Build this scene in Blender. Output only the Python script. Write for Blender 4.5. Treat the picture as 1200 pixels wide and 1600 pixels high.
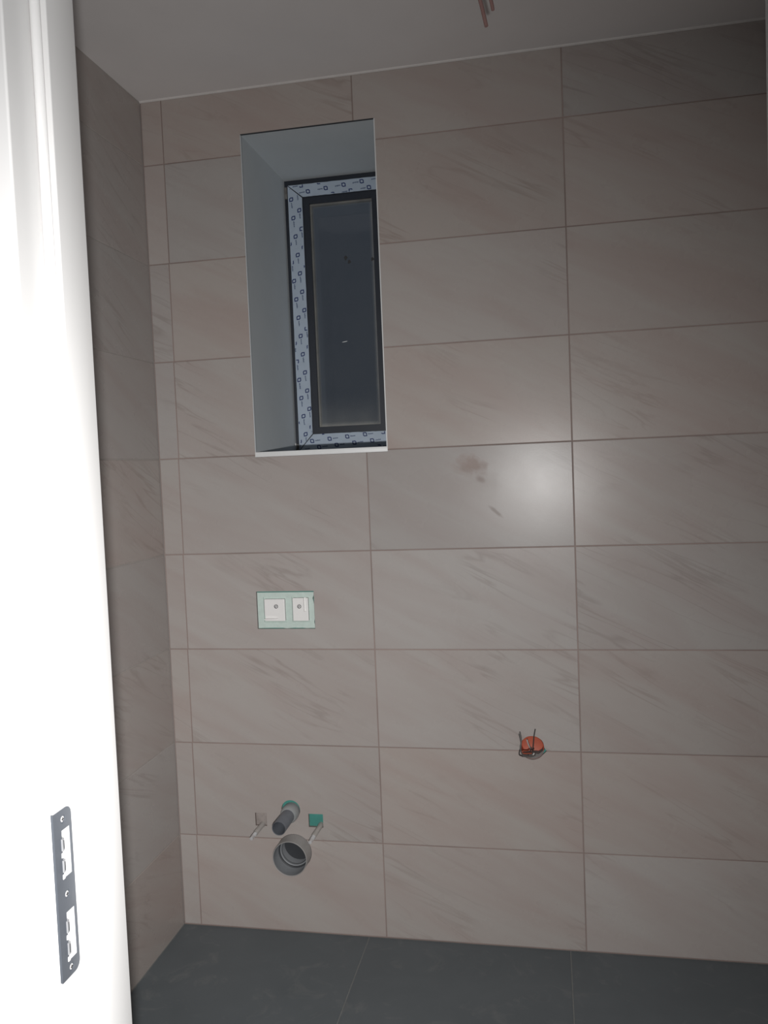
import bpy, bmesh, math, random
from mathutils import Vector, Matrix
random.seed(7)
for o in list(bpy.data.objects): bpy.data.objects.remove(o)
SC = bpy.context.scene
COL = SC.collection

# ---------------------------------------------------------------- camera
cam = bpy.data.cameras.new('camera'); camo = bpy.data.objects.new('camera', cam); COL.objects.link(camo)
CAM = Vector((1.1979, -2.45706, 1.45332))
RT = Vector((0.980864, 0.190433, -0.040501)); DN = Vector((-0.029557, -0.059968, -0.997763)); FW = Vector((-0.192436, 0.979867, -0.053192))
camo.matrix_world = Matrix(((RT.x, -DN.x, -FW.x, CAM.x), (RT.y, -DN.y, -FW.y, CAM.y), (RT.z, -DN.z, -FW.z, CAM.z), (0, 0, 0, 1)))
cam.sensor_fit = 'HORIZONTAL'; cam.sensor_width = 36.0; cam.lens = 1306.08 / 1200 * 36
cam.clip_start = 0.02
SC.camera = camo
# ---------------------------------------------------------------- world, flash, exposure
W = bpy.data.worlds.new('world'); SC.world = W; W.use_nodes = True
bg = W.node_tree.nodes['Background']; bg.inputs[0].default_value = (0.75, 0.87, 1.0, 1); bg.inputs[1].default_value = 0.085
fl = bpy.data.lights.new('phone_flash', 'AREA'); flo = bpy.data.objects.new('phone_flash', fl); COL.objects.link(flo)
FLASH = Vector((1.180, -2.447, 1.345))
AIM = Vector((-0.14, 0.0, 0.55))
flo.location = FLASH
flo.rotation_euler = (AIM - FLASH).to_track_quat('-Z', 'Y').to_euler()
fl.shape = 'DISK'; fl.size = 0.034; fl.spread = math.radians(124)
fl.energy = 23.8; fl.color = (1.0, 0.985, 0.97)
SC.view_settings.view_transform = 'Standard'; SC.view_settings.look = 'None'
SC.view_settings.exposure = 0.0; SC.view_settings.gamma = 1.0; SC.view_settings.use_curve_mapping = False

# ---------------------------------------------------------------- helpers
def link(name, me, mat=None, parent=None, loc=(0, 0, 0), rot=(0, 0, 0)):
    o = bpy.data.objects.new(name, me); COL.objects.link(o)
    o.location = loc; o.rotation_euler = rot
    if mat is not None:
        me.materials.clear(); me.materials.append(mat)
    if parent is not None: o.parent = parent
    return o
def empty(name, loc=(0, 0, 0)):
    o = bpy.data.objects.new(name, None); COL.objects.link(o); o.location = loc; o.empty_display_size = 0.05
    return o
def tag(o, label, cat, group=None, kind=None):
    o['label'] = label; o['category'] = cat
    if group: o['group'] = group
    if kind: o['kind'] = kind
    return o
def finish(bm, name, smooth=False):
    bmesh.ops.recalc_face_normals(bm, faces=bm.faces)
    me = bpy.data.meshes.new(name); bm.to_mesh(me); bm.free()
    if smooth:
        for p in me.polygons: p.use_smooth = True
        try: me.set_sharp_from_angle(angle=math.radians(35))
        except Exception: pass
    return me
def add_box(bm, x0, x1, y0, y1, z0, z1):
    v = [bm.verts.new(c) for c in ((x0, y0, z0), (x1, y0, z0), (x1, y1, z0), (x0, y1, z0), (x0, y0, z1), (x1, y0, z1), (x1, y1, z1), (x0, y1, z1))]
    for f in ((0, 3, 2, 1), (4, 5, 6, 7), (0, 1, 5, 4), (1, 2, 6, 5), (2, 3, 7, 6), (3, 0, 4, 7)):
        bm.faces.new([v[i] for i in f])
def box_mesh(name, x0, x1, y0, y1, z0, z1, bev=0.0, seg=2):
    bm = bmesh.new(); add_box(bm, x0, x1, y0, y1, z0, z1)
    if bev: bmesh.ops.bevel(bm, geom=bm.edges[:], offset=bev, segments=seg, affect='EDGES', profile=0.5)
    return finish(bm, name, bev > 0)
def lathe_y(name, prof, n=40, smooth=True):
    """revolve (r, y) profile about the y axis"""
    bm = bmesh.new(); rings = []
    for r, y in prof:
        if r < 1e-6: rings.append([bm.verts.new((0, y, 0))])
        else: rings.append([bm.verts.new((r * math.cos(2 * math.pi * i / n), y, r * math.sin(2 * math.pi * i / n))) for i in range(n)])
    for a, b in zip(rings, rings[1:]):
        for i in range(n):
            j = (i + 1) % n
            if len(a) == 1 and len(b) == 1: continue
            if len(a) == 1: bm.faces.new((a[0], b[i], b[j]))
            elif len(b) == 1: bm.faces.new((a[i], a[j], b[0]))
            else: bm.faces.new((a[i], a[j], b[j], b[i]))
    return finish(bm, name, smooth)
def tube(name, pts, r, n=10, rend=None):
    """round tube through pts (Catmull-Rom smoothed)"""
    P = [Vector(p) for p in pts]; Q = [P[0] * 2 - P[1]] + P + [P[-1] * 2 - P[-2]]; C = []
    for i in range(1, len(Q) - 2):
        for s in range(6):
            t = s / 6
            a, b, c, d = Q[i - 1], Q[i], Q[i + 1], Q[i + 2]
            C.append(0.5 * ((2 * b) + (c - a) * t + (2 * a - 5 * b + 4 * c - d) * t * t + (3 * b - a - 3 * c + d) * t ** 3))
    C.append(P[-1])
    bm = bmesh.new(); rings = []; up = Vector((0.31, 0.2, 0.93))
    for i, c in enumerate(C):
        t = (C[min(i + 1, len(C) - 1)] - C[max(i - 1, 0)]).normalized()
        u = t.cross(up); u = u.normalized() if u.length > 1e-4 else t.orthogonal().normalized()
        w = t.cross(u)
        rr = r if rend is None else r + (rend - r) * i / (len(C) - 1)
        rings.append([bm.verts.new(c + rr * (math.cos(2 * math.pi * k / n) * u + math.sin(2 * math.pi * k / n) * w)) for k in range(n)])
        up = -w
    for a, b in zip(rings, rings[1:]):
        for k in range(n): bm.faces.new((a[k], a[(k + 1) % n], b[(k + 1) % n], b[k]))
    bm.faces.new(rings[0][::-1]); bm.faces.new(rings[-1])
    return finish(bm, name, True)
def prism(name, poly, axis, a0, a1, smooth=False):
    """extrude a closed 2-D polygon along an axis. 'z': poly is (x, y); 'x': poly is (y, z); 'y': poly is (x, z)"""
    bm = bmesh.new()
    f = {'z': lambda p, a: (p[0], p[1], a), 'x': lambda p, a: (a, p[0], p[1]), 'y': lambda p, a: (p[0], a, p[1])}[axis]
    A = [bm.verts.new(f(p, a0)) for p in poly]; B = [bm.verts.new(f(p, a1)) for p in poly]
    n = len(poly)
    for i in range(n): bm.faces.new((A[i], A[(i + 1) % n], B[(i + 1) % n], B[i]))
    bm.faces.new(A); bm.faces.new(B)
    return finish(bm, name, smooth)
def cut(me, cutters):
    """boolean difference of a mesh with cutter meshes"""
    o = bpy.data.objects.new('cut', me); COL.objects.link(o); cs = []
    for c in cutters:
        co = bpy.data.objects.new('cutter', c); COL.objects.link(co); cs.append(co)
        m = o.modifiers.new('b', 'BOOLEAN'); m.operation = 'DIFFERENCE'; m.solver = 'EXACT'; m.object = co
    dg = bpy.context.evaluated_depsgraph_get(); dg.update()
    r = bpy.data.meshes.new_from_object(o.evaluated_get(dg))
    bpy.data.objects.remove(o)
    for co in cs: bpy.data.objects.remove(co)
    r.name = me.name
    return r
def disc_mesh(cx, cz, r, y0, y1, n=40, wob=0.0, seed=0):
    rnd = random.Random(seed)
    ph = [rnd.uniform(0, 6.28) for _ in range(4)]
    pts = []
    for i in range(n):
        a = 2 * math.pi * i / n
        rr = r * (1 + wob * (math.sin(3 * a + ph[0]) + .6 * math.sin(5 * a + ph[1]) + .4 * math.sin(9 * a + ph[2])))
        pts.append((cx + rr * math.cos(a), cz + rr * math.sin(a)))
    return prism('cutter', pts, 'y', y0, y1)

# ---------------------------------------------------------------- materials
def newmat(name):
    m = bpy.data.materials.new(name); m.use_nodes = True
    nt = m.node_tree; return m, nt, nt.nodes['Principled BSDF']
def N(nt, t, **k):
    n = nt.nodes.new(t)
    for a, b in k.items(): setattr(n, a, b)
    return n
def mixc(nt, fac, a, b, mode='MIX'):
    m = N(nt, 'ShaderNodeMix', data_type='RGBA', blend_type=mode)
    for s, v in ((0, fac), (6, a), (7, b)):
        if isinstance(v, bpy.types.NodeSocket): nt.links.new(v, m.inputs[s])
        elif s == 0: m.inputs[0].default_value = v
        else: m.inputs[s].default_value = (*v, 1)
    return m.outputs[2]
def math_(nt, op, a, b=None, c=None, clamp=False):
    m = N(nt, 'ShaderNodeMath', operation=op, use_clamp=clamp)
    for i, v in enumerate((a, b, c)):
        if v is None: continue
        if isinstance(v, bpy.types.NodeSocket): nt.links.new(v, m.inputs[i])
        else: m.inputs[i].default_value = v
    return m.outputs[0]
def ramp(nt, fac, stops):
    r = N(nt, 'ShaderNodeValToRGB'); nt.links.new(fac, r.inputs[0])
    e = r.color_ramp.elements
    while len(e) < len(stops): e.new(0.5)
    for i, (p, c) in enumerate(stops):
        e[i].position = p; e[i].color = (c, c, c, 1) if not isinstance(c, tuple) else (*c, 1)
    return r.outputs[0]
def noise(nt, vec, scale, detail=4, rough=0.55, dist=0.0):
    n = N(nt, 'ShaderNodeTexNoise'); n.inputs['Scale'].default_value = scale; n.inputs['Detail'].default_value = detail
    n.inputs['Roughness'].default_value = rough; n.inputs['Distortion'].default_value = dist
    if vec is not None: nt.links.new(vec, n.inputs['Vector'])
    return n.outputs[0]
def plain(name, col, rough=0.5, metal=0.0, spec=0.5, var=0.06, scale=40, bump=0.0, **kw):
    m, nt, b = newmat(name)
    tc = N(nt, 'ShaderNodeTexCoord')
    nz = noise(nt, tc.outputs['Object'], scale, 3)
    lo = tuple(max(0, c * (1 - var * 2)) for c in col); hi = tuple(min(1, c * (1 + var)) for c in col)
    nt.links.new(mixc(nt, nz, lo, hi), b.inputs['Base Color'])
    b.inputs['Roughness'].default_value = rough; b.inputs['Metallic'].default_value = metal
    b.inputs['Specular IOR Level'].default_value = spec
    for k, v in kw.items(): b.inputs[k.replace('_', ' ')].default_value = v
    if bump:
        bp = N(nt, 'ShaderNodeBump'); bp.inputs['Strength'].default_value = bump; bp.inputs['Distance'].default_value = 0.002
        nt.links.new(nz, bp.inputs['Height']); nt.links.new(bp.outputs[0], b.inputs['Normal'])
    return m

def tile_material(name, stain=False):
    m, nt, b = newmat(name)
    tc = N(nt, 'ShaderNodeTexCoord'); oi = N(nt, 'ShaderNodeObjectInfo')
    off = N(nt, 'ShaderNodeVectorMath', operation='SCALE'); off.inputs[0].default_value = (37.1, 11.3, 53.7)
    nt.links.new(oi.outputs['Random'], off.inputs['Scale'])
    rot = N(nt, 'ShaderNodeMapping'); rot.inputs['Rotation'].default_value = (0, math.radians(-27), 0)
    nt.links.new(tc.outputs['Object'], rot.inputs[0])
    add = N(nt, 'ShaderNodeVectorMath', operation='ADD')
    nt.links.new(rot.outputs[0], add.inputs[0]); nt.links.new(off.outputs[0], add.inputs[1])
    st = N(nt, 'ShaderNodeMapping'); st.inputs['Scale'].default_value = (1.0, 1, 6.0); nt.links.new(add.outputs[0], st.inputs[0])
    streak = ramp(nt, noise(nt, st.outputs[0], 2.1, 5, 0.55, 0.5), ((0.33, 0.0), (0.62, 1.0)))
    st2 = N(nt, 'ShaderNodeMapping'); st2.inputs['Scale'].default_value = (0.9, 1, 9.0); nt.links.new(add.outputs[0], st2.inputs[0])
    nv = noise(nt, st2.outputs[0], 1.9, 3, 0.5, 0.9)
    vein = math_(nt, 'ABSOLUTE', math_(nt, 'SUBTRACT', nv, 0.5))
    vein = ramp(nt, vein, ((0.0, 1.0), (0.035, 0.0)))
    gate = ramp(nt, noise(nt, add.outputs[0], 3.2, 2), ((0.48, 0.0), (0.66, 1.0)))
    vein = math_(nt, 'MULTIPLY', vein, gate)
    cloud = noise(nt, add.outputs[0], 4.5, 4, 0.6)
    c = mixc(nt, streak, (0.352, 0.306, 0.288), (0.380, 0.356, 0.338))
    c = mixc(nt, math_(nt, 'MULTIPLY', cloud, 0.5), c, (0.385, 0.340, 0.324))
    c = mixc(nt, math_(nt, 'MULTIPLY', vein, 0.42), c, (0.240, 0.200, 0.182))
    fine = noise(nt, tc.outputs['Object'], 260, 2)
    c = mixc(nt, math_(nt, 'MULTIPLY', fine, 0.10), c, (0.24, 0.21, 0.19))
    # slight tone change from tile to tile
    bc = N(nt, 'ShaderNodeHueSaturation'); nt.links.new(c, bc.inputs['Color'])
    nt.links.new(math_(nt, 'MULTIPLY_ADD', oi.outputs['Random'], 0.12, 0.94), bc.inputs['Value'])
    nt.links.new(math_(nt, 'MULTIPLY_ADD', math_(nt, 'FRACT', math_(nt, 'MULTIPLY', oi.outputs['Random'], 7.31)), 0.55, 0.74), bc.inputs['Saturation'])
    c = bc.outputs[0]
    rough = math_(nt, 'MULTIPLY_ADD', cloud, 0.08, 0.235)
    if stain:
        sx = N(nt, 'ShaderNodeSeparateXYZ'); nt.links.new(tc.outputs['Object'], sx.inputs[0])
        wob = noise(nt, tc.outputs['Object'], 34, 3)
        def blob(cx, cz, rx, rz, rotd, edge):
            ca, sa = math.cos(math.radians(rotd)), math.sin(math.radians(rotd))
            dx = math_(nt, 'SUBTRACT', sx.outputs[0], cx); dz = math_(nt, 'SUBTRACT', sx.outputs[2], cz)
            u = math_(nt, 'DIVIDE', math_(nt, 'ADD', math_(nt, 'MULTIPLY', dx, ca), math_(nt, 'MULTIPLY', dz, sa)), rx)
            v = math_(nt, 'DIVIDE', math_(nt, 'SUBTRACT', math_(nt, 'MULTIPLY', dz, ca), math_(nt, 'MULTIPLY', dx, sa)), rz)
            d = math_(nt, 'SQRT', math_(nt, 'ADD', math_(nt, 'MULTIPLY', u, u), math_(nt, 'MULTIPLY', v, v)))
            d = math_(nt, 'ADD', d, math_(nt, 'MULTIPLY_ADD', wob, 1.1, -0.55))
            return ramp(nt, d, ((edge, 1.0), (1.0, 0.0)))
        for (cx, cz, rx, rz, rd, ed, s, colr) in stain:
            k = blob(cx, cz, rx, rz, rd, ed)
            c = mixc(nt, math_(nt, 'MULTIPLY', k, s), c, colr)
            rough = math_(nt, 'ADD', rough, math_(nt, 'MULTIPLY', k, 0.25 * s))
    nt.links.new(c, b.inputs['Base Color'])
    nt.links.new(rough, b.inputs['Roughness'])
    b.inputs['Specular IOR Level'].default_value = 0.175
    bp = N(nt, 'ShaderNodeBump'); bp.inputs['Strength'].default_value = 0.05; bp.inputs['Distance'].default_value = 0.001
    nt.links.new(fine, bp.inputs['Height']); nt.links.new(bp.outputs[0], b.inputs['Normal'])
    return m

M_TILE = tile_material('beige_stone_tile')
M_GROUT = plain('pinkish_grout', (0.305, 0.235, 0.213), 0.85, var=0.34, scale=3)
M_GROUTL = plain('pale_grout', (0.40, 0.37, 0.345), 0.85, var=0.2, scale=4)
M_BOARD = plain('green_backer_board', (0.055, 0.25, 0.215), 0.8, var=0.15)
M_PLASTER = plain('grey_filler', (0.30, 0.262, 0.245), 0.9, var=0.2, scale=60, bump=0.3)
M_PLASTER2 = plain('dark_grey_plaster', (0.20, 0.185, 0.178), 0.9, var=0.25, scale=90, bump=0.4)  # darker grey plaster for the lower part of the wall box
M_CORE = plain('masonry', (0.30, 0.29, 0.28), 0.9)
M_CEIL = plain('ceiling_paint', (0.74, 0.71, 0.70), 0.85, var=0.03, scale=6)
M_WALLW = plain('white_wall_paint', (0.74, 0.73, 0.71), 0.8, var=0.02, scale=8)
M_CAULK = plain('caulk', (0.62, 0.59, 0.57), 0.5, var=0.1, scale=20)
M_DOORW = plain('white_lacquer', (0.68, 0.675, 0.67), 0.32, var=0.01, scale=5)
M_GASKET = plain('white_gasket_rubber', (0.74, 0.735, 0.73), 0.45, var=0.02)
M_STEEL = plain('brushed_grey_steel', (0.085, 0.095, 0.112), 0.5, metal=0.15, var=0.06, scale=30)
M_SCREW = plain('bright_screw_steel', (0.72, 0.72, 0.73), 0.28, metal=0.45)
M_DARK = plain('dark_slot', (0.015, 0.015, 0.018), 0.7)
M_REVEAL = plain('pale_grey_reveal_paint', (0.57, 0.605, 0.625), 0.75, var=0.03, scale=10)
M_TRIM = plain('white_edge_trim', (0.72, 0.73, 0.73), 0.45, var=0.03)
M_BLACK = plain('anthracite_profile', (0.018, 0.023, 0.034), 0.45, var=0.15, scale=12)
M_FILM = plain('protective_film', (0.40, 0.47, 0.56), 0.38, var=0.08, scale=22, bump=0.15)
M_INK = plain('film_ink', (0.018, 0.035, 0.13), 0.5)
M_INK2 = plain('film_ink_faded', (0.06, 0.09, 0.17), 0.5)
M_MINT = plain('mint_plastic', (0.53, 0.63, 0.585), 0.5, var=0.08, scale=70)
M_WPLAS = plain('white_plastic', (0.78, 0.77, 0.76), 0.4, var=0.02)
M_PIPEG = plain('grey_pipe_plastic', (0.25, 0.26, 0.275), 0.45, var=0.05)
M_PIPEL = plain('light_pipe_plastic', (0.36, 0.35, 0.342), 0.45, var=0.06)
M_PIPED = plain('dark_grey_pipe_plastic', (0.15, 0.162, 0.185), 0.42, var=0.08)
M_SEAL_SHADE = plain('black_seal_and_shade', (0.03, 0.033, 0.038), 0.6)  # rubber seal, also the painted shade in recess and pipe
M_ORANGE = plain('orange_box_plastic', (0.46, 0.105, 0.058), 0.5, var=0.08)
M_WIREG = plain('grey_wire', (0.11, 0.10, 0.095), 0.5)
M_WIREB = plain('dark_wire', (0.045, 0.04, 0.038), 0.5)
M_WIREW = plain('pale_wire', (0.40, 0.37, 0.35), 0.5)
M_CABLE = plain('reddish_cable_sheath', (0.34, 0.20, 0.185), 0.6)
M_ADJ = plain('pale_grey_adjuster', (0.27, 0.275, 0.285), 0.45, var=.15)
M_SLEEVE, nt, b = newmat('clear_sleeve')
tcs = N(nt, 'ShaderNodeTexCoord')
nt.links.new(mixc(nt, noise(nt, tcs.outputs['Object'], 60), (0.50, 0.47, 0.44), (0.64, 0.61, 0.58)), b.inputs['Base Color'])
b.inputs['Roughness'].default_value = 0.25; b.inputs['Alpha'].default_value = 0.55

# floor
def floor_material():
    m, nt, b = newmat('dark_slate_floor_tile')
    tc = N(nt, 'ShaderNodeTexCoord'); oi = N(nt, 'ShaderNodeObjectInfo')
    off = N(nt, 'ShaderNodeVectorMath', operation='SCALE'); off.inputs[0].default_value = (13.1, 41.3, 7.7)
    nt.links.new(oi.outputs['Random'], off.inputs['Scale'])
    add = N(nt, 'ShaderNodeVectorMath', operation='ADD'); nt.links.new(tc.outputs['Object'], add.inputs[0]); nt.links.new(off.outputs[0], add.inputs[1])
    n1 = noise(nt, add.outputs[0], 5.5, 5, 0.6, 0.4)
    c = mixc(nt, n1, (0.092, 0.108, 0.118), (0.132, 0.150, 0.161))
    d = ramp(nt, noise(nt, add.outputs[0], 9, 5, 0.65, 1.2), ((0.55, 0.0), (0.75, 1.0)))
    c = mixc(nt, math_(nt, 'MULTIPLY', d, 0.34), c, (0.26, 0.26, 0.25))      # building dust
    nt.links.new(c, b.inputs['Base Color']); b.inputs['Roughness'].default_value = 0.55
    return m
M_FLOOR = floor_material()
M_FGROUT = plain('floor_grout', (0.22, 0.225, 0.22), 0.9, var=0.15)

# ---------------------------------------------------------------- the back wall
XR = 1.8725; ZC = 2.608
BEV = 0.0011; TH = 0.010; GAP = 0.0028
def tile_mesh(w, h, bev=BEV):
    """tile in its own x-z plane, centred, front face at y=0 with chamfered arris, back at y=TH"""
    bm = bmesh.new(); a, c = w / 2, h / 2
    f = [bm.verts.new((sx * (a - bev), 0, sz * (c - bev))) for sx, sz in ((-1, -1), (1, -1), (1, 1), (-1, 1))]
    g = [bm.verts.new((sx * a, bev, sz * c)) for sx, sz in ((-1, -1), (1, -1), (1, 1), (-1, 1))]
    k = [bm.verts.new((sx * a, TH, sz * c)) for sx, sz in ((-1, -1), (1, -1), (1, 1), (-1, 1))]
    bm.faces.new(f); bm.faces.new(k[::-1])
    for i in range(4):
        j = (i + 1) % 4
        bm.faces.new((f[i], g[i], g[j], f[j])); bm.faces.new((g[i], k[i], k[j], g[j]))
    return finish(bm, 'tile')
CACHE = {}
def get_tile(w, h):
    key = (round(w, 4), round(h, 4))
    if key not in CACHE: CACHE[key] = tile_mesh(*key)
    return CACHE[key]

ZJ = [0.002] + [0.2987 + 0.302 * k for k in range(8)] + [ZC - 0.003]     # row joints
WX0, WX1, WZ0, WZ1 = 0.319, 0.7345, 1.500, 2.474                        # window opening
AX0, AX1, AZ0, AZ1 = 0.2995, 0.4855, 0.967, 1.084                       # flush actuator opening
JX, JZ, JR = 1.1315, 0.6105, 0.0345                                     # round wall box
PX, PZ, PR = 0.385, 0.2605, 0.055                                       # waste pipe
FX, FZ = 0.379, 0.391                                                   # flush pipe
SQ = ((0.2605, 0.2985, 0.3385, 0.380), (0.4355, 0.4825, 0.341, 0.3835)) # square holes of the fixing rods

wall_back = link('wall_back',
    cut(box_mesh('wall_back', -0.15, XR + .15, 0.022, 0.50, -0.1, ZC + .15),
        [box_mesh('c', WX0, WX1, -1, 1, WZ0, WZ1), disc_mesh(JX, JZ, JR + .0015, -1, 0.10), disc_mesh(PX, PZ, PR + .0015, -1, 0.15), box_mesh('c', AX0 + .004, AX1 - .004, -1, 0.06, AZ0 + .004, AZ1 - .004)]), M_CORE)
tag(wall_back, 'back wall clad in beige stone-look tiles around a small window', 'wall', kind='structure')
link('backer_board', cut(box_mesh('backer_board', 0, XR, TH, 0.022, 0, ZC),
    [box_mesh('c', WX0, WX1, -1, 1, WZ0, WZ1), disc_mesh(JX, JZ, JR + .0015, -1, 1), disc_mesh(PX, PZ, PR + .0015, -1, 1), box_mesh('c', AX0 + .004, AX1 - .004, -1, 1, AZ0 + .004, AZ1 - .004)]), M_BOARD, wall_back)
HOLES = [box_mesh('c', WX0, WX1, -1, 1, WZ0, WZ1), disc_mesh(JX, JZ, JR + .0012, -1, 1, wob=0.012), disc_mesh(PX, PZ, PR + .001, -1, 1), disc_mesh(FX, FZ + .003, 0.0305, -1, 1),
         box_mesh('c', AX0, AX1, -1, 1, AZ0, AZ1), box_mesh('c', SQ[0][0], SQ[0][1], -1, 1, SQ[0][2], SQ[0][3]), box_mesh('c', SQ[1][0], SQ[1][1], -1, 1, SQ[1][2], SQ[1][3]),
         prism('c', [(JX + .020, JZ + .022), (JX + .0425, JZ - .009), (JX + .020, JZ - .030)], 'y', -1, 1)]
HBOX = [(WX0, WX1, WZ0, WZ1), (JX - .037, JX + .037, JZ - .037, JZ + .037), (PX - .057, PX + .057, PZ - .057, PZ + .057), (FX - .032, FX + .032, FZ - .03, FZ + .034),
        (AX0, AX1, AZ0, AZ1), SQ[0], SQ[1], (JX + .02, JX + .0425, JZ - .03, JZ + .022)]
link('grout_bed', cut(box_mesh('grout_bed', 0, XR, 0.0013, TH, 0, ZC), HOLES), M_GROUT, wall_back)
for k in range(9):
    z0, z1 = ZJ[k], ZJ[k + 1]
    zc = (z0 + z1) / 2
    s = 0.0575 + 0.0115 * min(1, zc / 2.2)
    xs = [0.001, s, 0.6695, 1.2715, XR]
    for c in range(4):
        x0, x1 = xs[c] + GAP / 2, xs[c + 1] - GAP / 2
        a0, a1 = z0 + GAP / 2, z1 - GAP / 2
        cx, cz = (x0 + x1) / 2, (a0 + a1) / 2
        hit = [i for i, (p, q, r, t) in enumerate(HBOX) if p < x1 and q > x0 and r < a1 and t > a0]
        me = get_tile(x1 - x0, a1 - a0)
        if hit:
            me = me.copy()
            me.transform(Matrix.Translation((cx, 0, cz)))
            cc = []
            for i in hit:
                cc.append(HOLES[i])
            me = cut(me, cc); me.transform(Matrix.Translation((-cx, 0, -cz)))
        rx, rz, dy = random.uniform(-.0008, .0008), random.uniform(-.0008, .0008), random.uniform(-.0002, .0002)
        mat = M_TILE
        if k == 4 and c == 2:
            rx, rz, dy = 0.0, 0.0, -0.0004
            mat = tile_material('beige_stone_tile_smudged', [
                (0.985 - cx, 1.452 - cz, 0.058, 0.031, -24, 0.35, 0.52, (0.25, 0.165, 0.135)),
                (0.950 - cx, 1.440 - cz, 0.055, 0.022, -25, 0.2, 0.26, (0.25, 0.18, 0.15)),
                (1.000 - cx, 1.405 - cz, 0.085, 0.060, -30, 0.1, 0.18, (0.24, 0.19, 0.165)),
                (1.0485 - cx, 1.311 - cz, 0.036, 0.0065, -42, 0.3, 0.45, (0.21, 0.17, 0.15)),
                (1.006 - cx, 1.408 - cz, 0.018, 0.011, -30, 0.2, 0.38, (0.22, 0.16, 0.14))])
        if me.materials and me.materials[0] is not None and mat is M_TILE:
            o = link('tile', me, None, wall_back, (cx, dy, cz), (rx, 0, rz))
        else:
            if mat is not M_TILE: me = me.copy()
            o = link('tile', me, mat, wall_back, (cx, dy, cz), (rx, 0, rz))
# grout smeared over the left fixing hole
link('filler_patch', box_mesh('filler_patch', SQ[0][0] + .0015, SQ[0][1] - .0015, 0.0035, 0.0105, SQ[0][2] + .0015, SQ[0][3] - .0015, 0.001), M_PLASTER, wall_back)

# ---------------------------------------------------------------- side walls, door wall, floor, ceiling
YF = -1.4465            # room side of the door wall
def side_wall(name, x, sign, label):
    w = link(name, box_mesh(name, min(x, x + sign * .16), max(x, x + sign * .16), YF - .118, 0.0, -.1, ZC + .15), M_CORE)
    tag(w, label, 'wall', kind='structure')
    xa = x - sign * .0087
    link('grout_bed', box_mesh('grout_bed', min(x, xa), max(x, xa), YF, 0.0013, 0, ZC), M_GROUTL, w)
    ys = [0.0, -0.600, -1.202, YF]
    for k in range(9):
        for j in range(3):
            y1, y0 = ys[j] - GAP / 2, ys[j + 1] + GAP / 2
            a0, a1 = ZJ[k] + GAP / 2, ZJ[k + 1] - GAP / 2
            me = get_tile(y1 - y0, a1 - a0)
            if not me.materials: me.materials.append(M_TILE)
            link('tile', me, None, w, (x - sign * TH, (y0 + y1) / 2, (a0 + a1) / 2), (random.uniform(-.0008, .0008), 0, sign * -math.pi / 2 + random.uniform(-.0008, .0008)))
    return w
side_wall('wall_left', -TH, -1, 'left side wall clad in beige stone-look tiles beside the white door frame')
side_wall('wall_right', XR + TH, 1, 'right side wall of the small room clad in beige tiles')

OX0, OX1, OZ = 0.575, 1.4965, 2.16
wf = link('wall_front', cut(box_mesh('wall_front', -0.9, 3.0, -1.556, YF, -.1, ZC + .15), [box_mesh('c', OX0, OX1, -3, 0, -1, OZ)]), M_WALLW)
tag(wf, 'white painted wall that holds the door frame', 'wall', kind='structure')

floor = link('floor', box_mesh('floor', -1.0, 3.0, -3.6, 0.02, -.15, -.0012), M_FGROUT)
tag(floor, 'dark slate-grey tiled floor of the small room', 'floor', kind='structure')
fx = [0.0, 0.6145, 1.2255, XR]; fy = [0.0, -1.2, -1.86, -2.46, -3.06, -3.6]
fxh = [-1.0, 0.0, 0.6145, 1.2255, 1.8365, 2.45, 3.0]
FC = {}
def floor_tile(x0, x1, y0, y1):
    key = (round(x1 - x0, 4), round(y1 - y0, 4))
    if key not in FC:
        me = tile_mesh(key[0] - .003, key[1] - .003, 0.0008); me.transform(Matrix.Rotation(-math.pi / 2, 4, 'X')); me.materials.append(M_FLOOR); FC[key] = me
    link('floor_tile', FC[key], None, floor, ((x0 + x1) / 2, (y0 + y1) / 2, 0))
for j in range(len(fy) - 1):
    XX = fx if j == 0 else fxh
    for i in range(len(XX) - 1): floor_tile(XX[i], XX[i + 1], fy[j + 1], fy[j])
ceil = link('ceiling', box_mesh('ceiling', -.15, XR + .15, YF, 0.5, ZC, ZC + .15), M_CEIL)
tag(ceil, 'plain pale grey ceiling with a light bead along the wall', 'ceiling', kind='structure')
bm = bmesh.new()
pr = [(-0.0045, ZC), (-0.0035, ZC - .002), (-0.0016, ZC - .0034), (0.0, ZC - .0046), (0.004, ZC - .0046), (0.004, ZC)]
tr = link('trim_1', prism('trim_1', pr, 'x', 0.0, XR, True), M_CAULK)
tag(tr, 'thin pale caulk bead where the ceiling meets the tiled back wall', 'trim', kind='structure')

# ---------------------------------------------------------------- the window
win = empty('window_1', (0, 0, 0))
tag(win, 'narrow dark-framed window in a deep recess, still wrapped in printed film', 'window', kind='structure')
YW = 0.42
link('reveal', box_mesh('reveal', WX0, WX0 + .002, 0.0006, YW + .01, WZ0 + .0145, WZ1 - .002), M_REVEAL, win)
link('reveal', box_mesh('reveal', WX1 - .002, WX1, 0.0006, YW + .01, WZ0 + .0145, WZ1 - .002), M_REVEAL, win)
link('reveal', box_mesh('reveal', WX0, WX1, 0.0006, YW + .01, WZ1 - .002, WZ1), M_REVEAL, win)
link('sill', box_mesh('sill', WX0, WX1, 0.004, YW + .01, WZ0 + .001, WZ0 + .0145), M_REVEAL, win)
link('sill_edge_trim', box_mesh('sill_edge_trim', WX0, WX1, -.0016, 0.0045, WZ0 + .0005, WZ0 + .0158, 0.0007), M_TRIM, win)
link('corner_trim', box_mesh('corner_trim', WX1 - .0032, WX1 - .0005, -.0012, 0.012, WZ0 + .0145, WZ1 - .001, 0.0006), M_TRIM, win)
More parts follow.
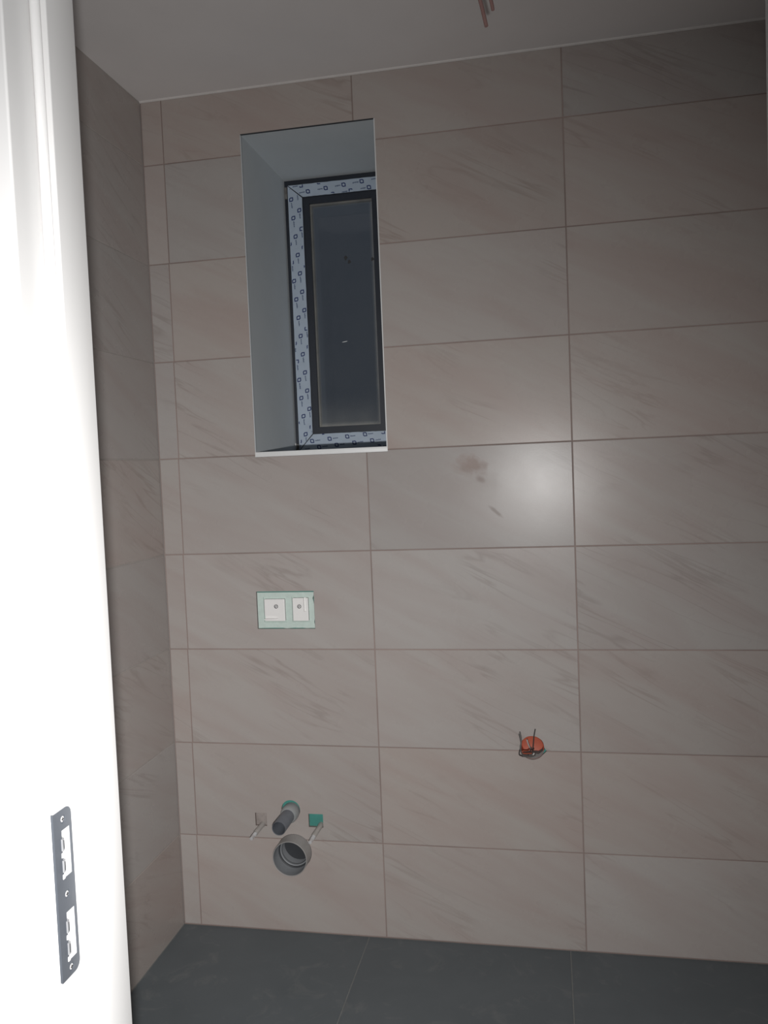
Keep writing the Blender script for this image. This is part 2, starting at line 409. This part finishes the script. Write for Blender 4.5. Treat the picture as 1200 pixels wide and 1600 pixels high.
link('corner_trim', box_mesh('corner_trim', WX0 + .0004, WX0 + .0022, -.0008, 0.010, WZ0 + .0145, WZ1 - .001, 0.0006), M_REVEAL, win)
link('corner_gap', box_mesh('corner_gap', WX0 + .001, WX1 - .001, -.0008, 0.004, WZ1 - .0028, WZ1 - .0004), M_SEAL_SHADE, win)
# profiles: outer frame, sash with film, bead, pane
F0, F1, H0, H1 = WX0 + .002, WX1 - .002, WZ0 + .0145, WZ1 - .002      # clear recess
S0, S1, T0, T1 = 0.3345, 0.7105, 1.5225, 2.4545                       # sash (film) outer
I0, I1, B0, B1 = 0.3875, 0.6570, 1.5825, 2.4075                       # film inner
G0, G1, K0, K1 = 0.4095, 0.6330, 1.6055, 2.3850                       # pane
def ring(name, a, b, y0, y1, mat, par, bev=0.0):
    """four mitred bars between rectangle a and rectangle b = (x0, x1, z0, z1)"""
    A = [(a[0], a[2]), (a[1], a[2]), (a[1], a[3]), (a[0], a[3])]; B = [(b[0], b[2]), (b[1], b[2]), (b[1], b[3]), (b[0], b[3])]
    out = []
    for i in range(4):
        j = (i + 1) % 4
        out.append(link(name, prism(name, [A[i], A[j], B[j], B[i]], 'y', y0, y1), mat, par))
    return out
ring('frame_bar', (F0 - .006, F1 + .006, H0 - .006, H1 + .006), (I0 - .004, I1 + .004, B0 - .004, B1 + .004), YW + .012, YW + .07, M_BLACK, win)
sash = ring('sash_bar', (S0, S1, T0, T1), (I0, I1, B0, B1), YW, YW + .05, M_BLACK, win)
ring('glazing_bead', (I0, I1, B0, B1), (G0, G1, K0, K1), YW + .004, YW + .05, M_BLACK, win)
g = 0.0021
film = []
OA = [(S0 + .0005, T0 + .003), (S1 - .0005, T0 + .003), (S1 - .0005, T1 - .002), (S0 + .0005, T1 - .002)]
IA = [(I0 - .0008, B0 - .0008), (I1 + .0008, B0 - .0008), (I1 + .0008, B1 + .0008), (I0 - .0008, B1 + .0008)]
rf = random.Random(3)
for i in range(4):
    j = (i + 1) % 4
    A, Bq, C, D = Vector(OA[i]), Vector(OA[j]), Vector(IA[j]), Vector(IA[i])
    u = (Bq - A).normalized()
    A2, B2, C2, D2 = A + u * g, Bq - u * g, C - u * g, D + u * g
    # slightly ragged film edges
    n = 26; poly = []
    for t in range(n + 1): q = A2.lerp(B2, t / n); nn = Vector((-u.y, u.x)); poly.append(q + nn * rf.uniform(0, .0009))
    for t in range(n + 1): q = C2.lerp(D2, t / n); nn = Vector((u.y, -u.x)); poly.append(q + nn * rf.uniform(0, .0010))
    fo = link('film', prism('film', [(q.x, q.y) for q in poly], 'y', YW - .0006, YW + .001), M_FILM, sash[i])
    fo['label'] = 'pale bluish protective film printed with blue logos'
    # print: outlined logo then an unreadable word, on a slanted lattice
    bm = bmesh.new(); dark = bmesh.new()
    inn = Vector((-u.y, u.x))                    # from outer to inner edge
    L = (Bq - A).length; Wd = (D - A).dot(inn)
    td = {0: Vector((1, 0)), 1: Vector((0, 1)), 2: Vector((-1, 0)), 3: Vector((0, -1))}[i]
    up = Vector((-td.y, td.x))
    def inside(q, m):
        r = q - A; t = r.dot(u); w = r.dot(inn)
        if w < m or w > Wd - m: return False
        lo = w * ((D - A).dot(u) / Wd); hi = L - w * ((D - A).dot(u) / Wd)
        return lo + m + g < t < hi - m - g
    def face(b_, pts):
        if all(inside(q, 0.0002) for q in pts):
            b_.faces.new([b_.verts.new((q.x, YW - .0008, q.y)) for q in pts])
    ang = math.radians(4.4)
    ta = td * math.cos(ang) + up * math.sin(ang); ua = Vector((-ta.y, ta.x))
    ctr = (A + Bq) / 2; org = Vector(((.4478, 1.5623), (.690, 2.0), (.3838, 2.4484), (.3467, 2.4037))[i])
    hs = 0.0074
    for r_ in range(-24, 25):
        for c_ in range(-12, 13):
            q = org + ta * (r_ * 0.0645 + c_ * 0.0415) + ua * (c_ * 0.0245)
            if (q - ctr).length > L: continue
            ou = [(-1, -.45), (-.45, -1), (1, -1), (1, .45), (.45, 1), (-1, 1)]
            P = [q + ta * (x * hs) + ua * (y * hs) for x, y in ou]
            Q = [q + ta * (x * hs * .52) + ua * (y * hs * .52) for x, y in ou]
            for e in range(6):
                face(bm, (P[e], P[(e + 1) % 6], Q[(e + 1) % 6], Q[e]))
            x = 0.0115
            for li in range(7):
                wl = rf.uniform(.0021, .0034); h = rf.choice((.0034, .0034, .0046)); zo = -0.0021
                a_ = q + ta * x + ua * zo; b2 = q + ta * (x + wl * .78) + ua * zo
                face(dark, (a_, b2, b2 + ua * h, a_ + ua * h))
                x += wl
    for b_, mt, nm in ((bm, M_INK, 'logo_print'), (dark, M_INK2, 'word_print')):
        me = bpy.data.meshes.new(nm); b_.to_mesh(me); b_.free()
        po = link(nm, me, mt, sash[i]); po['kind'] = 'stuff'
# corner keys seen beside the film
for (x, z, h) in ((S0 - .008, T1 - .045, .040), (S0 - .007, T0 + .005, .022)):
    link('corner_key', box_mesh('corner_key', x - .0045, x + .0045, YW + .004, YW + .014, z, z + h, .001), plain('dusty_corner_key', (0.17, 0.165, 0.16), 0.6, var=.3, scale=90), win)
link('plaster_splash', tube('plaster_splash', [(S0 - .0125, YW + .002, T0 + .010), (S0 - .012, YW, T0 + .020), (S0 - .0128, YW + .002, T0 + .029)], .0017, 8), M_TRIM, win)
# dusty pane
m, nt, b = newmat('dusty_dark_glass')
tc = N(nt, 'ShaderNodeTexCoord'); sx = N(nt, 'ShaderNodeSeparateXYZ'); nt.links.new(tc.outputs['Generated'], sx.inputs[0])
def edge(sock, w): # distance to nearest of the two ends, 1 at the edge falling to 0
    d = math_(nt, 'SUBTRACT', 0.5, math_(nt, 'ABSOLUTE', math_(nt, 'SUBTRACT', sock, 0.5)))
    return math_(nt, 'SUBTRACT', 1.0, math_(nt, 'DIVIDE', d, w), clamp=True)
ex = math_(nt, 'POWER', edge(sx.outputs[0], 0.085), 1.8); ez = math_(nt, 'POWER', edge(sx.outputs[2], 0.026), 1.6)
nz = noise(nt, tc.outputs['Object'], 9, 5, .6)
low = math_(nt, 'POWER', math_(nt, 'SUBTRACT', 1.0, math_(nt, 'DIVIDE', sx.outputs[2], 0.16), clamp=True), 1.6)
d = math_(nt, 'ADD', math_(nt, 'MAXIMUM', ex, ez), math_(nt, 'MULTIPLY', low, 0.22))
d = math_(nt, 'MULTIPLY', d, math_(nt, 'MULTIPLY_ADD', nz, 1.2, 0.1))
d = math_(nt, 'MULTIPLY_ADD', nz, 0.03, math_(nt, 'MULTIPLY', d, 0.75), clamp=True)
d = math_(nt, 'ADD', d, 0.015, clamp=True)
nt.nodes.remove(b)
out = nt.nodes['Material Output']
gl = N(nt, 'ShaderNodeBsdfGlossy'); gl.inputs['Roughness'].default_value = 0.06; gl.inputs['Color'].default_value = (.9, .95, 1, 1)
trn = N(nt, 'ShaderNodeBsdfTransparent'); trn.inputs['Color'].default_value = (.60, .625, .67, 1)
df = N(nt, 'ShaderNodeBsdfDiffuse'); df.inputs['Color'].default_value = (.50, .49, .45, 1)
fr = N(nt, 'ShaderNodeFresnel'); fr.inputs[0].default_value = 1.5
m1 = N(nt, 'ShaderNodeMixShader'); nt.links.new(fr.outputs[0], m1.inputs[0]); nt.links.new(trn.outputs[0], m1.inputs[1]); nt.links.new(gl.outputs[0], m1.inputs[2])
m2 = N(nt, 'ShaderNodeMixShader'); nt.links.new(d, m2.inputs[0]); nt.links.new(m1.outputs[0], m2.inputs[1]); nt.links.new(df.outputs[0], m2.inputs[2])
nt.links.new(m2.outputs[0], out.inputs[0])
pane = link('pane', box_mesh('pane', G0 - .004, G1 + .004, YW + .016, YW + .022, K0 - .004, K1 + .004), m, win)
pane['label'] = 'dark dusty glass pane'
sm = bmesh.new()
for (dx, dz, r, a) in ((0, 0, .0060, .5), (.012, -.014, .0055, 2.0), (.095, -.012, .005, 1.7)):
    vs = [sm.verts.new((.530 + dx + r * (1 + .25 * math.sin(3 * t + a)) * math.cos(t), YW + .0155, 2.190 + dz + 1.25 * r * (1 + .2 * math.cos(4 * t + a)) * math.sin(t))) for t in [2 * math.pi * q / 14 for q in range(14)]]
    sm.faces.new(vs)
link('dirt_mark', finish(sm, 'dirt_mark'), plain('dark_smear', (0.04, 0.04, 0.042), .8), pane)
link('pane_glint', prism('pane_glint', [(.5045, 1.8985), (.512, 1.8990), (.5235, 1.9010), (.5225, 1.9026), (.512, 1.9012), (.506, 1.9002)], 'y', YW + .0152, YW + .0158), M_TRIM, pane)  # small white reflection on the glass, shaped as a pale sliver
# ---------------------------------------------------------------- door frame
door = empty('door_1', (0, 0, 0))
tag(door, 'white door frame on the left with a grey steel strike plate', 'door frame', kind='structure')
Y0 = -1.5655; YS = -1.510; XS = 0.6213; XRB = 0.600
def rnd(cx, cy, r, a0, a1, n=5):
    return [(cx + r * math.cos(math.radians(a0 + (a1 - a0) * i / n)), cy + r * math.sin(math.radians(a0 + (a1 - a0) * i / n))) for i in range(n + 1)]
prof = [(0.515, -1.556), (0.515, Y0 + .002)] + rnd(.517, Y0 + .002, .002, 180, 270, 3)[1:] + rnd(XRB - .003, Y0 + .003, .003, -90, 0) \
    + [(XRB, YS)] + [(XRB + .0131, YS), (XRB + .0131, YS + .004), (XRB + .0142, YS + .004), (XRB + .0142, YS)] + rnd(XS - .002, YS + .002, .002, -90, 0, 4) \
    + rnd(XS - .0012, YF - .0012, .0012, 0, 90, 3) + [(OX0, YF), (OX0, -1.556)]
link('jamb', prism('jamb', prof, 'z', 0.0, OZ - .02, True), M_DOORW, door)
XO = 1.4476 + XS                 # mirror plane sum
link('jamb', prism('jamb', [(XO - x, y) for x, y in prof], 'z', 0.0, OZ - .02, True), M_DOORW, door)
hp = [(y, OZ - .06 + (XRB - x)) for x, y in prof]
link('head', prism('head', hp, 'x', 0.515, XO - 0.515, True), M_DOORW, door)
gp = [(XRB + .0005, YS + .002)] + rnd(XRB + .0066, YS, .0062, 180, 360, 12) + [(XRB + .0127, YS + .002)]
link('gasket', prism('gasket', gp, 'z', 0.0, OZ - .05, True), M_GASKET, door)
link('gasket', prism('gasket', [(XO - x, y) for x, y in gp], 'z', 0.0, OZ - .05, True), M_GASKET, door)
# strike plate (own x-z layout: u = depth y, z)
PY0, PY1, PZ0, PZ1 = -1.5675, -1.5290, 0.8405, 1.0500
pl = [(PY0, PZ0), ] + rnd(PY1 - .011, PZ0 + .011, .011, -90, 0, 6) + rnd(PY1 - .011, PZ1 - .011, .011, 0, 90, 6) + [(PY0, PZ1)]
plate = prism('strike_plate', pl, 'x', XRB - .001, XRB + .0012)
HO = ((-1.5515, -1.5340, .9650, 1.0245), (-1.5515, -1.5340, .8605, .9215))
cc = [box_mesh('c', XRB - .05, XRB + .05, a, b_, c, d_) for a, b_, c, d_ in HO]
cc += [prism('c', [( -1.5475 + .0055 * math.cos(t), z + .0055 * math.sin(t)) for t in [2 * math.pi * q / 20 for q in range(20)]], 'x', XRB + .0006, XRB + .05) for z in (1.0378, .9435, .8507)]
plate = cut(plate, cc)
sp = link('strike_plate', plate, M_STEEL, door); sp['label'] = 'grey steel strike plate with rounded corners'
link('plate_lip', prism('plate_lip', [(XRB - .0025, Y0 - .0012), (XRB - .001, Y0 - .0012), (XRB + .0011, Y0 + .0008), (XRB - .0025, Y0 + .0002)], 'z', PZ0, PZ1), M_STEEL, sp)
for a, b_, c, d_ in HO:
    bm = bmesh.new()   # white moulded pocket: five walls
    e = .0012; dep = .013
    add_box(bm, XRB - dep - e, XRB - dep, a, b_, c, d_)
    add_box(bm, XRB - dep, XRB + .0004, a, a + e, c, d_); add_box(bm, XRB - dep, XRB + .0004, b_ - e, b_, c, d_)
    add_box(bm, XRB - dep, XRB + .0004, a + e, b_ - e, c, c + e); add_box(bm, XRB - dep, XRB + .0004, a + e, b_ - e, d_ - e, d_)
    link('pocket', finish(bm, 'pocket'), M_WPLAS, sp)
    for fz in (.70, .25):
        z = c + (d_ - c) * fz
        bm = bmesh.new(); add_box(bm, XRB - .004, XRB + .0026, a - .0035, a + .0042, z - .0085, z + .0095)
        bmesh.ops.bevel(bm, geom=bm.edges[:], offset=.0016, segments=2, affect='EDGES')
        link('adjuster', finish(bm, 'adjuster', True), M_ADJ, sp)
        link('adjuster_slot', box_mesh('adjuster_slot', XRB + .002, XRB + .0030, a + .0005, a + .0018, z - .005, z + .006), M_SEAL_SHADE, sp)
        link('adjuster_tab', box_mesh('adjuster_tab', XRB - .003, XRB + .0020, a - .0028, a + .002, z - .0155, z - .0095, .0007), M_WPLAS, sp)
for z in (1.0378, .9435, .8507):
    me = lathe_y('screw', [(0, -.0006), (.0022, -.0004), (.0044, .0004), (.0050, .0010), (.0050, .004)], 24)
    me.transform(Matrix.Rotation(math.pi / 2, 4, 'Z'))
    s_ = link('screw', me, M_SCREW, sp, (XRB + .0007, -1.5475, z))
    bm = bmesh.new(); add_box(bm, XRB + .0010, XRB + .0015, -1.5475 - .0022, -1.5475 + .0022, z - .0006, z + .0006); add_box(bm, XRB + .0010, XRB + .0015, -1.5475 - .0006, -1.5475 + .0006, z - .0022, z + .0022)
    link('screw_recess', finish(bm, 'screw_recess'), M_DARK, sp)

# ---------------------------------------------------------------- flush actuator
act = empty('flush_actuator', ((AX0 + AX1) / 2, 0, AZ0))
tag(act, 'coverless toilet flush actuator, mint plate with two white blocks, set in the tiles', 'flush plate')
def part(name, me, mat, par, **k):
    o = link(name, me, mat, None); o.parent = par
    
    if par.parent is None: o.matrix_parent_inverse = Matrix.Translation(-Vector(par.location))
    return o
A0, A1, C0, C1 = AX0 + .0022, AX1 - .0016, AZ0 + .0016, AZ1 - .0036
rr = random.Random(5)
rag = [(A0, C0)] + [(A0 + (A1 - A0) * t / 14, C0 + rr.uniform(-.0008, .0012)) for t in range(1, 14)] + [(A1, C0)] + [(A1 - (rr.choice((0, 0, .004, .002, 0))), C0 + (C1 - C0) * t / 12) for t in range(1, 12)] + [(A1, C1), (A0, C1)]
bpoly = prism('base_plate', rag, 'y', 0.0035, 0.012)
bcut = [box_mesh('c', .3215, .3945, -1, .009, .9875, 1.0650), box_mesh('c', .4130, .4690, -1, .009, .9885, 1.0655)]
part('base_plate', cut(bpoly, bcut), M_MINT, act)
def block(x0, x1, z0, z1, slot):
    me = box_mesh('block', x0, x1, -.0035, 0.011, z0, z1, .0022, 3)
    me = cut(me, [box_mesh('c', *slot)])
    for p_ in me.polygons: p_.use_smooth = False
    o = part('block', me, M_WPLAS, act); return o
b1 = block(.3250, .3915, .9915, 1.0605, (.3255 - .004, .3680, -.02, .0045, .9995, 1.0080))
b2 = block(.4165, .4665, .9915, 1.0635, (.4525, .4600, -.02, .0045, 1.0215, 1.0700))
part('ledge', box_mesh('ledge', .3240, .3680, -.0045, .003, .9945, .9990, .0008), M_WPLAS, b1)
for x, z, d in ((.364, 1.0375, b1), (.4385, 1.0370, b2)):
    part('screw', (lambda me: (me.transform(Matrix.Translation((x, -.0035, z))), me)[1])(lathe_y('screw', [(.0032, .006), (.0032, -.0030), (.0024, -.0042), (.0, -.0042)], 20)), M_SCREW, d)
    part('screw_hole', (lambda me: (me.transform(Matrix.Translation((x, -.0038, z))), me)[1])(lathe_y('screw_hole', [(.0062, .001), (.0062, -.0012), (.0046, -.0012), (.0046, .001)], 24)), M_SEAL_SHADE, d)
part('guide_pin', tube('guide_pin', [(.4610, -.002, 1.0620), (.4612, -.002, 1.042), (.4614, -.002, 1.026)], .0016, 8), M_MINT, b2)
part('recess_shadow', box_mesh('recess_shadow', AX0 + .0045, AX1 - .0045, .030, .034, AZ0 + .0045, AZ1 - .0045), M_SEAL_SHADE, act)  # black sheet standing in for the shade at the back of the recess

# ---------------------------------------------------------------- pipes
wp = empty('waste_pipe', (PX, 0, PZ)); tag(wp, 'wide open grey waste pipe stub, lowest of the pipes in the wall', 'pipe')
R = PR
part('pipe_wall', (lambda me: (me.transform(Matrix.Translation((PX, 0, PZ))), me)[1])(lathe_y('pipe_wall',
    [(R, .10), (R, -.052), (R - .0012, -.0535), (R - .0025, -.052), (R - .0028, .006), (R - .006, .012), (R - .006, .10)], 56)), M_PIPEL, wp)
part('inner_liner', (lambda me: (me.transform(Matrix.Translation((PX, 0, PZ))), me)[1])(lathe_y('inner_liner',
    [(R - .0026, -.050), (R - .0030, -.0505), (R - .0034, .006), (R - .0066, .012), (R - .0066, .08)], 56)), M_PIPEG, wp)
part('seal_ring', (lambda me: (me.transform(Matrix.Translation((PX, 0, PZ))), me)[1])(lathe_y('seal_ring',
    [(R - .0035, .004), (R - .008, .0015), (R - .0105, .004), (R - .0112, .010), (R - .009, .016), (R - .006, .017)], 56)), M_PIPEG, wp)
part('seal_lip', (lambda me: (me.transform(Matrix.Translation((PX, 0, PZ))), me)[1])(lathe_y('seal_lip',
    [(R - .0034, -.004), (R - .0075, -.002), (R - .0075, .001), (R - .0034, .002)], 56)), M_SEAL_SHADE, wp)
part('pipe_depth', (lambda me: (me.transform(Matrix.Translation((PX, 0, PZ))), me)[1])(lathe_y('pipe_depth', [(R - .0067, .048), (0, .050)], 56)), M_SEAL_SHADE, wp)  # black disc painted in for the darkness deep inside the pipe

fp = empty('flush_pipe', (FX, 0, FZ)); tag(fp, 'narrow grey flush pipe stub between the two fixing rods', 'pipe')
FZ2 = FZ - .004
part('collar', (lambda me: (me.transform(Matrix.Translation((FX, 0, FZ2))), me)[1])(lathe_y('collar',
    [(.0275, .0095), (.0280, -.010), (.0272, -.022), (.0250, -.030), (.0225, -.034), (.0215, -.034)], 44)), plain('grey_collar_plastic', (0.31, 0.325, 0.33), 0.45), fp)
part('tube', (lambda me: (me.transform(Matrix.Translation((FX, 0, FZ2))), me)[1])(lathe_y('tube',
    [(.0215, .0), (.0215, -.121), (.0208, -.1225), (.0196, -.121), (.0196, -.03), (0, -.028)], 44)), M_PIPED, fp)

def rod(x, z, y1, label, tilt):
    t = empty('fixing_rod', (x, 0, z)); tag(t, label, 'fixing rod', group='toilet fixing rods')
    mv = lambda me, ang=0: (me.transform(Matrix.Translation((x, 0, z)) @ Matrix.Rotation(tilt, 4, 'Z')), me)[1]
    pr_ = [(0.0, y1)] + [(.0050, y1 + .0008)]
    y = y1 + .016; k = 0
    while y < -.0715 * (abs(y1) / .11):
        pr_ += [(.0058, y + .0009), (.0050, y + .0018)]; y += .0018
    pr_ += [(.0050, .012)]
    part('threaded_bolt', mv(lathe_y('threaded_bolt', pr_, 18)), M_SCREW, t)
    part('sleeve', mv(lathe_y('sleeve', [(.0085, .011), (.0088, -.004), (.0078, -.010), (.0076, y1 + .040), (.0066, y1 + .038), (.0066, .010)], 24)), M_SLEEVE, t)
    return t
rod(.2835, .343, -.104, 'fixing rod in a clear sleeve over the filled square hole, left of the pipes', 0.0)
rod(.4730, .347, -.118, 'fixing rod in a clear sleeve at the green square hole, right of the pipes', 0.0)

# ---------------------------------------------------------------- round wall box with wires
jb = empty('wall_box', (JX, 0, JZ)); tag(jb, 'orange round electrical wall box with loose wire ends in the tiles', 'junction box')
part('cup', (lambda me: (me.transform(Matrix.Translation((JX, 0, JZ))), me)[1])(lathe_y('cup',
    [(JR, .06), (JR, .004), (JR - .0006, .0032), (JR - .0018, .004), (JR - .002, .045), (JR - .006, .047), (0, .047)], 44)), M_ORANGE, jb)
lump = [(JX + (JR + .0008) * math.cos(math.radians(a)), JZ + (JR + .0008) * math.sin(math.radians(a))) for a in range(206, 351, 8)]
lump += [(JX + .027, JZ - .013), (JX + .018, JZ - .019), (JX + .006, JZ - .018), (JX - .006, JZ - .022), (JX - .018, JZ - .017)]
part('plaster_fill', prism('plaster_fill', lump, 'y', .0034, .03), M_PLASTER2, jb)
for nm, pts, r, mt in (
    ('wire', [(JX - .004, .03, JZ - .012), (JX - .010, -.004, JZ - .016), (JX - .026, -.026, JZ - .012), (JX - .0325, -.030, JZ + .004), (JX - .030, -.028, JZ + .030), (JX - .0335, -.026, JZ + .055)], .0016, M_WIREG),
    ('wire', [(JX - .002, .03, JZ - .014), (JX - .014, -.008, JZ - .020), (JX - .034, -.022, JZ - .016), (JX - .037, -.026, JZ - .006), (JX - .031, -.026, JZ + .018), (JX - .036, -.022, JZ + .048)], .0014, M_WIREB),
    ('wire', [(JX + .004, .03, JZ - .012), (JX + .001, -.004, JZ - .008), (JX + .0035, -.022, JZ + .012), (JX + .0065, -.026, JZ + .040), (JX + .0110, -.026, JZ + .064)], .0014, M_WIREB),
    ('wire', [(JX - .004, .03, JZ - .010), (JX - .006, .0, JZ + .000), (JX - .011, -.006, JZ + .014), (JX - .0145, -.004, JZ + .026)], .0016, M_WIREW),
    ('wire', [(JX - .006, .03, JZ - .010), (JX - .014, -.004, JZ - .007), (JX - .025, -.016, JZ - .004), (JX - .030, -.020, JZ - .008), (JX - .020, -.016, JZ - .012), (JX - .002, -.004, JZ - .015)], .0016, plain('orange_wire', (.35, .085, .05), .5)),
    ('wire', [(JX - .030, -.020, JZ - .018), (JX - .012, -.012, JZ - .0215), (JX + .004, -.002, JZ - .022), (JX + .010, .012, JZ - .018)], .0024, M_WIREG),
    ('wire', [(JX + .000, .0, JZ - .022), (JX + .003, -.006, JZ - .018), (JX + .0055, -.008, JZ - .013)], .0013, plain('white_wire', (.78, .76, .74), .4))):
    part(nm, tube(nm, pts, r * 1.3, 8), mt, jb)

# ---------------------------------------------------------------- cable hanging from the ceiling
cb = empty('ceiling_cable', (1.055, -.7, ZC)); tag(cb, 'short reddish cable end hanging down from the ceiling', 'cable')
part('wire', tube('wire', [(1.056, -.70, ZC + .004), (1.060, -.70, 2.54), (1.078, -.70, 2.45), (1.0935, -.70, 2.390), (1.1046, -.70, 2.336)], .0046, 10, .0040), M_CABLE, cb)
part('wire', tube('wire', [(1.062, -.70, ZC + .004), (1.074, -.70, 2.54), (1.100, -.70, 2.45), (1.1153, -.70, 2.386), (1.1187, -.70, 2.366)], .0040, 10, .0036), M_CABLE, cb)
